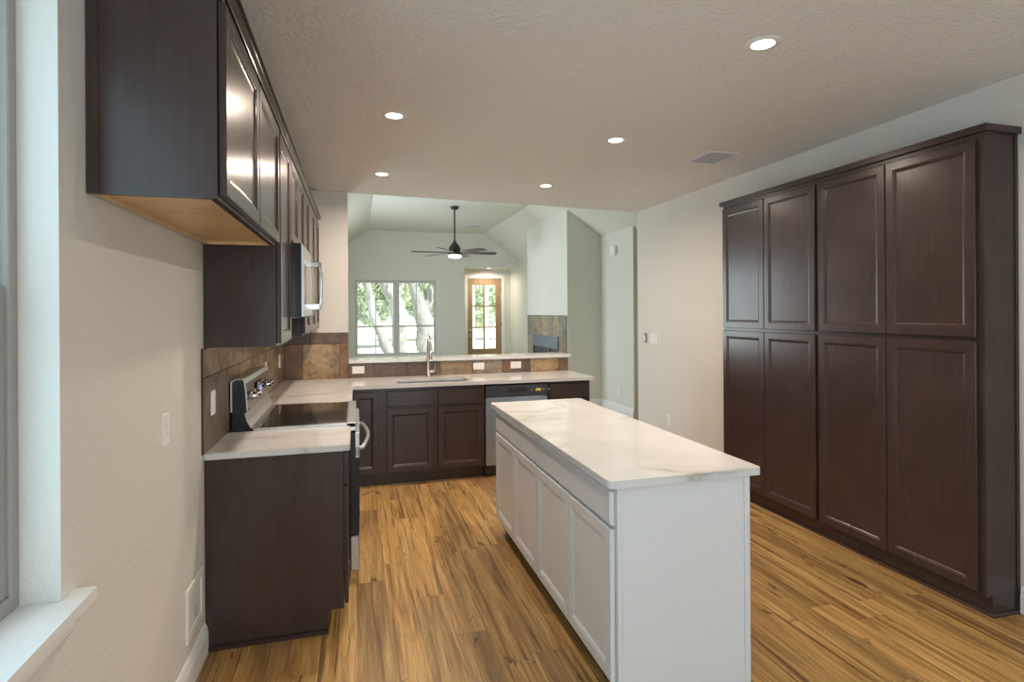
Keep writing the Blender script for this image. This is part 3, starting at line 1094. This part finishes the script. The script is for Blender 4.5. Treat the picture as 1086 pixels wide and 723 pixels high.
upper('wide two-door dark wall cabinet nearest the camera, above the empty refrigerator space', 1.715, 2.872, 1.876, [(1.728, 2.288), (2.298, 2.858)])
upper('tall single-door dark wall cabinet between the refrigerator space and microwave', 2.878, RY0 - 0.006, 1.400, [(2.892, RY0 - 0.012)])
upper('short two-door dark wall cabinet directly above the microwave', RY0, RY1 - 0.006, 1.955, [(RY0 + 0.012, 3.758), (3.768, RY1 - 0.014)])
upper('narrow single-door dark wall cabinet just beyond the microwave', RY1, 4.616, 1.400, [(RY1 + 0.012, 4.608)])
upper('far two-door dark wall cabinet in the corner by the stub wall', 4.622, YB - 0.004, 1.400, [(4.634, 5.19), (5.20, YB - 0.03)])
CRP = [(-0.02, UT + 0.0005), (0.004, UT + 0.0005), (0.008, UT + 0.007), (0.015, UT + 0.007), (0.017, UT + 0.013), (0.031, UT + 0.022), (0.033, UT + 0.028), (0.042, UT + 0.029), (0.042, UT + 0.036), (-0.02, UT + 0.036)]
cr = obj('crown_molding', sweep(B(), [(XL + 0.004, 1.709), (XU + 0.001, 1.709), (XU + 0.001, YB - 0.004)][::-1] if False else [(XU + 0.001, YB - 0.004), (XU + 0.001, 1.709), (XL + 0.004, 1.709)][::-1], CRP), 'espresso')
tag(cr, 'dark crown molding along the top of the left wall cabinets', 'molding')

# ------------------------------------------------------------------ microwave over the range
t = thing('microwave', 'stainless and black over-the-range microwave under the short wall cabinet', 'microwave', (-0.48, 3.76, 1.535))
MF = -0.297
obj('body', bx(XL + 0.004, MF, RY0 + 0.003, RY1 - 0.005, 1.535, 1.953, bev=0.004), 'black_enamel', t)
mdp = [(MF + 0.0005, 1.540), (MF + 0.008, 1.540), (MF + 0.013, 1.60), (MF + 0.014, 1.75), (MF + 0.011, 1.88), (MF + 0.004, 1.951), (MF + 0.0005, 1.951)]
md = obj('door', prism(B(), mdp, 1, RY0 + 0.004, RY1 - 0.20), 'stainless_y', t)
obj('control_panel', prism(B(), mdp, 1, RY1 - 0.196, RY1 - 0.006), 'black_enamel', t)
obj('door_window', bx(MF + 0.008, MF + 0.0150, RY0 + 0.08, RY1 - 0.30, 1.60, 1.84, bev=0.001), 'cooktop_glass', md)
HYM = RY1 - 0.235
hd = B()
tube(hd, [(MF + 0.062, HYM, 1.585), (MF + 0.069, HYM, 1.66), (MF + 0.071, HYM, 1.74), (MF + 0.069, HYM, 1.82), (MF + 0.062, HYM, 1.895)], 0.011, 12)
for z in (1.60, 1.88):
    box(hd, MF + 0.008, MF + 0.071, HYM - 0.014, HYM + 0.014, z - 0.02, z + 0.02, 0.005)
obj('handle', hd, 'chrome', md, True)
obj('badge', lathe(B(), [(0.010, 0), (0.010, 0.002)], (MF + 0.0085, RY0 + 0.30, 1.905), (1, 0, 0.12), 16), 'chrome', md)
vg = B()
for k in range(9):
    box(vg, MF - 0.22 + 0.02 * k, MF - 0.212 + 0.02 * k, RY0 + 0.1, RY1 - 0.1, 1.531, 1.536)
obj('grease_filter', vg, 'vent_slat', t)

# ------------------------------------------------------------------ kitchen island
t = thing('kitchen_island', 'white painted island cabinet with four doors and two drawers', 'island', (1.25, 2.91, 0))
IX0, IX1, IY0, IY1 = 0.962, 1.556, 1.972, 3.855
obj('body', bx(IX0, IX1, IY0 + 0.012, IY1 - 0.012, 0.105, CT0 - 0.001), 'white_cabinet', t)
for q0, q1 in ((IY0, IY0 + 0.012), (IY1 - 0.012, IY1)):
    e = prism(B(), [(IX0 + 0.06, 0.0), (IX1, 0.0), (IX1, CT0 - 0.001), (IX0, CT0 - 0.001), (IX0, 0.105), (IX0 + 0.06, 0.105)], 1, q0, q1)
    yq = q0 if q0 == IY0 else q1
    s0, s1 = (yq - 0.005, yq) if q0 == IY0 else (yq, yq + 0.005)
    box(e, IX1 - 0.022, IX1 + 0.001, s0, s1, 0.0, CT0 - 0.002, 0.001)
    box(e, IX0, IX0 + 0.016, s0, s1, 0.105, CT0 - 0.002, 0.001)
    obj('end_panel', e, 'white_cabinet', t)
obj('back_panel', bx(IX1, IX1 + 0.008, IY0, IY1, 0.0, CT0 - 0.001), 'white_cabinet', t)
obj('toe_kick', bx(IX0 + 0.075, IX0 + 0.09, IY0 + 0.012, IY1 - 0.012, 0, 0.105), 'espresso', t)
obj('shoe_molding', bx(IX0 + 0.06, IX1, IY0 - 0.010, IY0 - 0.0005, 0.0, 0.018, bev=0.003), 'white_cabinet', t)
IM = 2.918
for a0, a1 in ((IY0 + 0.018, IM - 0.008), (IM + 0.008, IY1 - 0.018)):
    obj('drawer', slabfront(*front('-x', IX0 - 0.021, a0, a1, 0.728, 0.860)), 'white_cabinet', t)
    m = (a0 + a1) / 2
    for b0, b1 in ((a0, m - 0.003), (m + 0.003, a1)):
        obj('door', shaker(*front('-x', IX0 - 0.021, b0, b1, 0.118, 0.712)), 'white_cabinet', t)

# ------------------------------------------------------------------ pantry wall
PX = 3.049                      # face frame
PXD = PX - 0.021
for label, y0, y1, dd in (
        ('tall dark pantry cabinet nearest the camera with four panel doors', 2.083, 3.132, [(2.112, 2.611), (2.617, 3.119)]),
        ('tall dark pantry cabinet farther along the right wall with four panel doors', 3.134, 4.163, [(3.149, 3.643), (3.649, 4.148)])):
    t = thing('pantry_cabinet', label, 'cabinet', (3.16, (y0 + y1) / 2, 0), 'tall pantry cabinets')
    b = bx(PX, XR - 0.001, y0, y1, 0.105, UT, bev=0.001)
    if y0 < 2.5:
        box(b, PX, PX + 0.018, y0 - 0.003, y0, 0.105, UT)
        box(b, XR - 0.022, XR - 0.001, y0 - 0.005, y0, 0.02, UT)
    obj('body', b, 'espresso', t)
    tk = bx(PX + 0.045, XR - 0.001, y0, y1, 0, 0.106)
    obj('toe_kick', tk, 'espresso', t)
    path = [(PX + 0.045, y1), (PX + 0.045, y0)] + ([(XR - 0.001, y0)] if y0 < 2.5 else [])
    obj('shoe_molding', sweep(B(), path, [(0, 0), (0.014, 0), (0.013, 0.008), (0.009, 0.015), (0, 0.019)][::1]) if False else sweep(B(), path[::-1], [(0, 0), (-0.014, 0), (-0.013, 0.008), (-0.009, 0.015), (0, 0.019)]), 'espresso', t)
    for a0, a1 in dd:
        obj('door', shaker(*front('-x', PXD, a0, a1, 0.122, 1.390)), 'espresso', t)
        obj('door', shaker(*front('-x', PXD, a0, a1, 1.414, UT - 0.030)), 'espresso', t)
cr = obj('crown_molding', sweep(B(), [(XR - 0.002, 4.167), (PX - 0.001, 4.167), (PX - 0.001, 2.079), (XR - 0.002, 2.079)], [(-o, z) for o, z in CRP]), 'espresso')
tag(cr, 'dark crown molding along the top of the tall pantry cabinets', 'molding')

# ------------------------------------------------------------------ plates, outlets and switches
def plate(name, label, cat, c, n, w=0.072, h=0.116, kind='outlet', mat='white_plastic', group=None, horiz=False):
    n = Vector(n)
    v = Vector((0, 0, 1))
    u = v.cross(n)
    if horiz:
        u, v = v, u * -1
    c = Vector(c)
    o0 = c - u * w / 2 - v * h / 2 + n * 0.006
    o = obj(name, panel(B(), o0, u, v, n, w, h, [(0, -0.006), (0, -0.002), (0.003, 0)]), mat, None, org=c)
    tag(o, label, cat, group)

    def piece(pn, du, dv, pw, ph, d, mt):
        q = c + u * (du - pw / 2) + v * (dv - ph / 2) + n * (0.006 + d)
        return obj(pn, panel(B(), q, u, v, n, pw, ph, [(0, -d - 0.001), (0, -0.0005), (0.001, 0)]), mt, o)
    if kind == 'outlet':
        r = piece('receptacle', 0, 0, 0.034, 0.068, 0.002, mat)
        for dv in (-0.018, 0.018):
            for du in (-0.006, 0.006):
                q = c + u * (du - 0.001) + v * (dv - 0.004) + n * 0.0083
                obj('slot', panel(B(), q, u, v, n, 0.002, 0.008, [(0, -0.001), (0, 0)]), 'dark_slot', r)
    elif kind == 'switch':
        k = max(1, round(w / 0.05))
        for i in range(k):
            piece('rocker', (i - (k - 1) / 2) * 0.046, 0, 0.032, 0.066, 0.004, mat)
    return o


plate('wall_outlet', 'white outlet on the left wall over the empty refrigerator space', 'outlet', (XL, 2.331, 1.134), (1, 0, 0))
plate('wall_outlet', 'white outlet on slate tile above the short near countertop', 'outlet', (XL + 0.011, 2.992, 1.130), (1, 0, 0))
plate('wall_outlet', 'white outlet on slate tile peeking above the far end of the range', 'outlet', (XL + 0.011, 4.62, 1.13), (1, 0, 0))
plate('wall_outlet', 'white outlet on slate tile in the far left corner past the range', 'outlet', (XL + 0.011, 5.42, 1.13), (1, 0, 0))
for label, x in (('white outlet on slate tile at the left end of the raised bar', 0.015), ('white outlet on slate tile directly right of the faucet', 1.235), ('white outlet on slate tile above the dishwasher near the bar end', 1.64)):
    plate('wall_outlet', label, 'outlet', (x, YB - 0.011, 0.992), (0, -1, 0), group='outlets under the bar', horiz=True)
plate('wall_outlet', 'white outlet low on the right wall beyond the pantry cabinets', 'outlet', (XR, 5.438, 0.361), (-1, 0, 0))
plate('wall_outlet', 'white outlet low on the living room wall past the hall opening', 'outlet', (LX, 7.85, 0.335), (-1, 0, 0))
plate('wall_outlet', 'small white plate high on the chimney breast above the fireplace', 'outlet', (CX, 9.61, 1.99), (-1, 0, 0))
plate('light_switch', 'white multi-gang light switch on the right wall by the hall opening', 'switch', (XR, 5.755, 1.247), (-1, 0, 0), w=0.165, h=0.118, kind='switch')
sw = obj('wall_control', bx(XR - 0.018, XR, 5.905, 5.955, 1.19, 1.30, bev=0.004, seg=2), 'grey_plastic')
tag(sw, 'small grey wall control beside the multi-gang switch', 'wall control')
obj('screen', bx(XR - 0.0195, XR - 0.017, 5.915, 5.945, 1.215, 1.275), 'vent_metal', sw)
ch = obj('door_chime', bx(LX - 0.05, LX, 7.87, 8.04, 2.425, 2.565, bev=0.006, seg=2), 'white_plastic')
tag(ch, 'white door chime box high on the wall right of the chimney', 'door chime')

# recessed outlet box low on the left wall
ib = panel(B(), (XL + 0.008, 2.575, 0.198), (0, 1, 0), (0, 0, 1), (1, 0, 0), 0.245, 0.218, [(0, -0.008), (0, -0.002), (0.003, 0), (0.030, 0), (0.034, -0.006)])
o = obj('wall_box', ib, 'white_plastic')
tag(o, 'white recessed box low on the left wall just above the baseboard', 'wall box')
obj('inner_panel', bx(XL + 0.002, XL + 0.004, 2.615, 2.785, 0.236, 0.378), 'vent_metal', o)
obj('valve', tube(B(), [(XL + 0.006, 2.70, 0.25), (XL + 0.006, 2.70, 0.30)], 0.0035, 10), 'satin_nickel', o)

# ------------------------------------------------------------------ recessed ceiling lights
def downlight(x, y, label, z=ZC, watts=LAMP_W):
    t = thing('recessed_light', label, 'ceiling light', (x, y, z), 'recessed ceiling lights')
    obj('trim_ring', lathe(B(), [(0.050, -0.001), (0.050, -0.006), (0.074, -0.004), (0.078, -0.0005)], (x, y, z)), 'white_plastic', t, True)
    obj('lens', lathe(B(), [(0.0, -0.003), (0.050, -0.003), (0.050, -0.0005), (0, -0.0005)], (x, y, z)), 'lamp_lens', t, True)
    d = bpy.data.lights.new('lamp', 'AREA')
    d.shape = 'DISK'
    d.size = 0.10
    d.energy = watts
    d.color = LAMP_COLOR
    d.spread = math.radians(165)
    o = bpy.data.objects.new('lamp', d)
    COL.objects.link(o)
    o.parent = t
    o.location = (0, 0, -0.010)


downlight(1.768, 2.124, 'lit recessed ceiling light nearest the camera, above the island front')
downlight(0.228, 3.471, 'lit recessed ceiling light above the aisle beside the microwave')
downlight(1.755, 3.58, 'lit recessed ceiling light above the far end of the island')
downlight(0.219, 4.957, 'lit recessed ceiling light near the sink corner and stub wall')
downlight(1.742, 5.041, 'lit recessed ceiling light above the dishwasher near the living room')
downlight(3.2, 13.68, 'lit recessed ceiling light in the entry recess above the front door', HZ, 14)

# ceiling registers
def register(cx_, cy_, z, sx, sy, label, nsl):
    t = thing('ceiling_vent', label, 'vent', (cx_, cy_, z))
    f = B()
    w = 0.028
    x0, x1, y0, y1 = cx_ - sx / 2, cx_ + sx / 2, cy_ - sy / 2, cy_ + sy / 2
    for q in ((x0, x1, y0, y0 + w), (x0, x1, y1 - w, y1), (x0, x0 + w, y0 + w, y1 - w), (x1 - w, x1, y0 + w, y1 - w)):
        box(f, *q, z - 0.008, z - 0.0003, 0.001)
    obj('frame', f, 'vent_metal', t)
    obj('damper', bx(x0 + w, x1 - w, y0 + w, y1 - w, z - 0.002, z - 0.0003), 'black_metal', t)
    s = B()
    for k in range(nsl):
        yy = y0 + w + (sy - 2 * w) * (k + 0.5) / nsl
        prism(s, [(yy - 0.008, z - 0.003), (yy - 0.006, z - 0.003), (yy + 0.006, z - 0.012), (yy + 0.004, z - 0.012)], 0, x0 + w, x1 - w)
    box(s, cx_ - 0.004, cx_ + 0.004, y0 + w, y1 - w, z - 0.012, z - 0.003)
    obj('louvers', s, 'vent_slat', t)


register(2.69, 3.80, ZC, 0.27, 0.33, 'white metal ceiling vent beside the right wall above the pantry', 12)
register(2.45, 11.95, ZV, 0.40, 0.26, 'small grey ceiling vent on the vaulted living room ceiling', 8)

# ------------------------------------------------------------------ ceiling fan in the living room
FX, FY = 1.694, 9.88
t = thing('ceiling_fan', 'black six-blade ceiling fan with lit lamp hanging in the living room', 'ceiling fan', (FX, FY, ZV))
obj('canopy', lathe(B(), [(0.0, -0.0005), (0.075, -0.0005), (0.075, -0.02), (0.060, -0.05), (0.020, -0.06)], (FX, FY, ZV)), 'black_metal', t, True)
obj('downrod', tube(B(), [(FX, FY, ZV - 0.05), (FX, FY, 2.78)], 0.014, 12), 'black_metal', t, True)
obj('motor', lathe(B(), [(0.018, 2.84), (0.035, 2.80), (0.085, 2.74), (0.105, 2.70), (0.105, 2.655), (0.09, 2.64), (0.09, 2.60), (0.12, 2.595), (0.12, 2.575), (0.08, 2.57)], (FX, FY, 0)), 'black_metal', t, True)
obj('light_kit', lathe(B(), [(0.112, 2.576), (0.112, 2.545), (0.09, 2.53), (0.0, 2.527)], (FX, FY, 0)), 'fan_lens', t, True)
for k in range(6):
    a = math.radians(-17 + 60 * k)
    # in the camera's frame: 0 = to the right, 90 = towards the camera
    d = Vector((R_.x * math.cos(a) - F_.x * math.sin(a), R_.y * math.cos(a) - F_.y * math.sin(a), 0))
    s = Vector((0, 0, 1)).cross(d)
    tilt = -0.21
    b = B()
    rows = []
    for r, w in ((0.09, 0.045), (0.16, 0.05), (0.26, 0.062), (0.5, 0.068), (0.72, 0.072), (0.765, 0.055)):
        c = Vector((FX, FY, 2.622)) + d * r
        side = s * math.cos(tilt) + Vector((0, 0, 1)) * math.sin(tilt)
        nn = side.cross(d)
        rows.append([b.verts.new(c + side * w * e + nn * f) for e, f in ((-1, -0.004), (1, -0.004), (1, 0.004), (-1, 0.004))])
    for A, C in zip(rows, rows[1:]):
        for i in range(4):
            b.faces.new((A[i], A[(i + 1) % 4], C[(i + 1) % 4], C[i]))
    b.faces.new(rows[0])
    b.faces.new(rows[-1][::-1])
    obj('blade', b, 'fan_blade', t)
d = bpy.data.lights.new('lamp', 'POINT')
d.energy = 10
d.shadow_soft_size = 0.08
d.color = LAMP_COLOR
o = bpy.data.objects.new('lamp', d)
COL.objects.link(o)
o.parent = t
o.location = (0, 0, 2.48 - ZV)

# ------------------------------------------------------------------ fireplace
random.seed(5)
b = B()
lay = b.verts.layers.float_color.new('tile')
mk = lambda a, b_, c, d_: (CX - 0.012, CX - 0.001, a, b_, c, d_)
FY0, FY1, FZ1 = 8.86, 10.27, 1.135
tiles(b, lay, mk, 8.50, 10.62, [(FZ1, 1.49, edges(8.50, 0.303, 8)), (0.80, FZ1, [8.50, FY0]), (0.45, 0.80, [8.50, FY0]), (0.135, 0.45, [8.50, FY0]),
                                (0.80, FZ1, [FY1, 10.62]), (0.45, 0.80, [FY1, 10.62]), (0.135, 0.45, [FY1, 10.62])], fixed=[(0.0, .5, .1), (0.95, .7, .3), (0.05, .5, .1), (0.85, .9, .6), (0.6, .8, .4), (1.0, .5, .1), (0.0, .5, .2)], rust=(0.0, 0.2))
o = obj('fireplace_surround', b, 'slate')
tag(o, 'grey and tan slate tile surround of the living room fireplace', 'fireplace surround')
g = bx(CX - 0.008, CX - 0.0005, 8.49, 10.63, FZ1, 1.495)
box(g, CX - 0.008, CX - 0.0005, 8.49, FY0, 0.135, FZ1)
box(g, CX - 0.008, CX - 0.0005, FY1, 10.63, 0.135, FZ1)
obj('grout', g, 'grout', o)
t = thing('fireplace', 'black metal fireplace insert inside the slate surround', 'fireplace', (CX, 9.56, 0.135))
obj('firebox', bx(CX - 0.006, CX - 0.0005, FY0 + 0.004, FY1 - 0.004, 0.137, FZ1 - 0.003), 'firebox_black', t)
obj('hood', prism(B(), [(CX - 0.006, 0.93), (CX - 0.03, 0.93), (CX - 0.022, FZ1 - 0.004), (CX - 0.006, FZ1 - 0.004)], 1, FY0 + 0.005, FY1 - 0.005), 'fireplace_hood', t)
fr = B()
for yk in (FY0 + 0.02, FY0 + 0.48, FY0 + 0.93, FY1 - 0.03):
    box(fr, CX - 0.022, CX - 0.006, yk - 0.014, yk + 0.014, 0.16, 0.92, 0.002)
box(fr, CX - 0.022, CX - 0.006, FY0 + 0.005, FY1 - 0.005, 0.137, 0.16)
obj('screen_frame', fr, 'fireplace_hood', t)

# ------------------------------------------------------------------ outside
gnd = bx(-40, 50, 14.24, 90, -0.45, -0.15)
struct('ground', gnd, 'lawn')
struct('porch_floor', bx(2.0, 7.0, 14.24, 16.6, -0.15, -0.02), 'concrete')
for lb_, x, y in (('white porch post seen through the left lites of the front door', 3.30, 16.3), ('white porch post seen through the right lites of the front door', 3.72, 16.3)):
    p = thing('porch_post', lb_, 'post', (x, y, -0.02), 'porch posts')
    obj('shaft', bx(x - 0.07, x + 0.07, y - 0.07, y + 0.07, 0.12, 2.7, bev=0.008), 'white_post', p)
    obj('plinth', bx(x - 0.10, x + 0.10, y - 0.10, y + 0.10, -0.02, 0.12, bev=0.008), 'white_post', p)


def tree(label, x, y, limbs, crown, nleaf, seed, big=1.0):
    random.seed(seed)
    t = thing('tree', label, 'tree', (x, y, -0.15), 'trees outside the windows')
    b = B()
    for pts, rad in limbs:
        P = [Vector((x + p[0], y + p[1], p[2])) for p in pts]
        Q, Rr = [], []
        for i in range(len(P) - 1):
            for k in range(4):
                f = k / 4
                j = Vector((random.uniform(-1, 1), random.uniform(-1, 1), 0)) * rad[i] * 0.15
                Q.append(P[i].lerp(P[i + 1], f) + j)
                Rr.append(rad[i] * (1 - f) + rad[i + 1] * f)
        Q.append(P[-1])
        Rr.append(rad[-1])
        tube(b, Q, Rr, 12)
    obj('trunk', b, 'bark', t, True)
    lf = B()
    for cx_, cy_, cz_, r in crown:
        for k in range(nleaf):
            v = Vector((random.gauss(0, 1), random.gauss(0, 1), random.gauss(0, 0.8)))
            v = v.normalized() * r * random.random() ** 0.4
            c = Vector((x + cx_, y + cy_, cz_)) + v
            a = Vector((random.gauss(0, 1), random.gauss(0, 1), random.gauss(0, 1))).normalized()
            q = a.orthogonal().normalized()
            s = random.uniform(0.05, 0.10) * big
            w = a.cross(q).normalized()
            lf.faces.new([lf.verts.new(c + q * s * e + w * s * 0.5 * g_) for e, g_ in ((-1, 0), (0, -1), (1, 0), (0, 1))])
    o = obj('foliage', lf, 'leaf', t)
    return t


tree('grey tree trunk leaning left across the left half of the far window', 0.85, 18.0,
     [([(0.35, 0, -0.2), (0.0, 0, 0.6), (-0.35, 0, 1.5), (-0.55, 0, 2.6), (-0.6, 0, 4)], [0.19, 0.16, 0.13, 0.11, 0.08])],
     [(-1.3, 0, 3.9, 1.2), (-1.5, 0.3, 2.5, 0.8)], 500, 1)
tree('thick tree behind the left sash curving upward', 1.50, 22.6,
     [([(0.15, 0, -0.2), (0.1, 0, 1.2), (0.0, 0, 2.0), (-0.5, 0, 2.9), (-1.4, 0, 4.0)], [0.32, 0.27, 0.26, 0.24, 0.17]),
      ([(0.0, 0, 2.0), (0.3, 0.3, 3.2), (0.5, 0.3, 4.4)], [0.2, 0.15, 0.1])],
     [(-0.9, 0, 4.2, 1.25), (0.1, 0, 4.5, 1.25)], 600, 2)
tree('thick forked tree trunk in the right half of the far window', 2.4, 19.5,
     [([(0.1, 0, -0.2), (-0.05, 0, 0.8), (-0.25, 0, 1.6), (-0.50, 0, 2.6), (-0.65, 0, 4)], [0.46, 0.34, 0.27, 0.20, 0.13]),
      ([(-0.2, 0, 1.3), (0.2, 0.1, 2.6), (0.6, 0.2, 4)], [0.2, 0.13, 0.09])],
     [(0.2, 0, 4.1, 1.0), (0.3, 0.2, 3.0, 0.8)], 450, 3)
tree('slim pale tree trunk at the right edge of the far window', 4.05, 23.9,
     [([(0, 0, -0.2), (0.05, 0, 1.5), (-0.05, 0, 3), (0.0, 0, 4.2)], [0.20, 0.18, 0.15, 0.10])],
     [(0, 0, 4.2, 1.1), (0.3, 0, 3.0, 0.8)], 500, 4)
tree('leafy tree far behind the leaning trunk on the left', -0.35, 28.0,
     [([(0, 0, -0.2), (0.1, 0, 2), (0, 0, 4)], [0.25, 0.2, 0.12])],
     [(0.3, 0, 2.9, 1.5), (1.9, 0.3, 3.0, 1.5), (-0.4, 0.2, 1.9, 1.1), (1.1, 0.1, 1.9, 1.0)], 2200, 5, 1.6)
tree('leafy tree far behind the forked trunk', 5.2, 34.0,
     [([(0, 0, -0.2), (0.1, 0, 2), (0, 0, 4)], [0.25, 0.2, 0.12])],
     [(0, 0, 3.4, 1.7), (-2.0, 0.3, 3.2, 1.6), (2.0, 0.3, 3.4, 1.8), (-1.2, 0.2, 2.2, 1.2), (3.0, 0.2, 2.4, 1.4)], 2000, 6, 1.8)
tree('small leafy tree beside the porch seen through the front door', 4.25, 21.2,
     [([(0, 0, -0.2), (0.1, 0, 2), (0.3, 0, 3.4)], [0.10, 0.09, 0.06])],
     [(0.45, 0, 2.7, 0.95), (0.40, 0, 1.3, 0.5)], 450, 7)
rk = B()
bmesh.ops.create_icosphere(rk, subdivisions=3, radius=1.0)
for v in rk.verts:
    n_ = 1 + 0.08 * math.sin(5 * v.co.x + 2) * math.cos(4 * v.co.y)
    v.co = Vector((0.55 + v.co.x * 0.55 * n_, 17.6 + v.co.y * 0.35 * n_, -0.16 + max(v.co.z, -0.1) * 0.62 * n_))
o = obj('boulder', rk, 'concrete', None, True)
tag(o, 'rounded grey boulder outside below the left sash of the far window', 'boulder')
bb = lathe(B(), [(0.17, 0), (0.19, 0.05), (0.19, 0.48), (0.17, 0.52), (0.0, 0.52)], (2.72, 22.5, 1.0), seg=20)
tube(bb, [(2.72, 22.5, -0.15), (2.72, 22.5, 1.02)], 0.06, 10)
o = obj('blue_drum', bb, 'blue_plastic')
tag(o, 'small blue drum on a post outside between the tree trunks', 'drum')
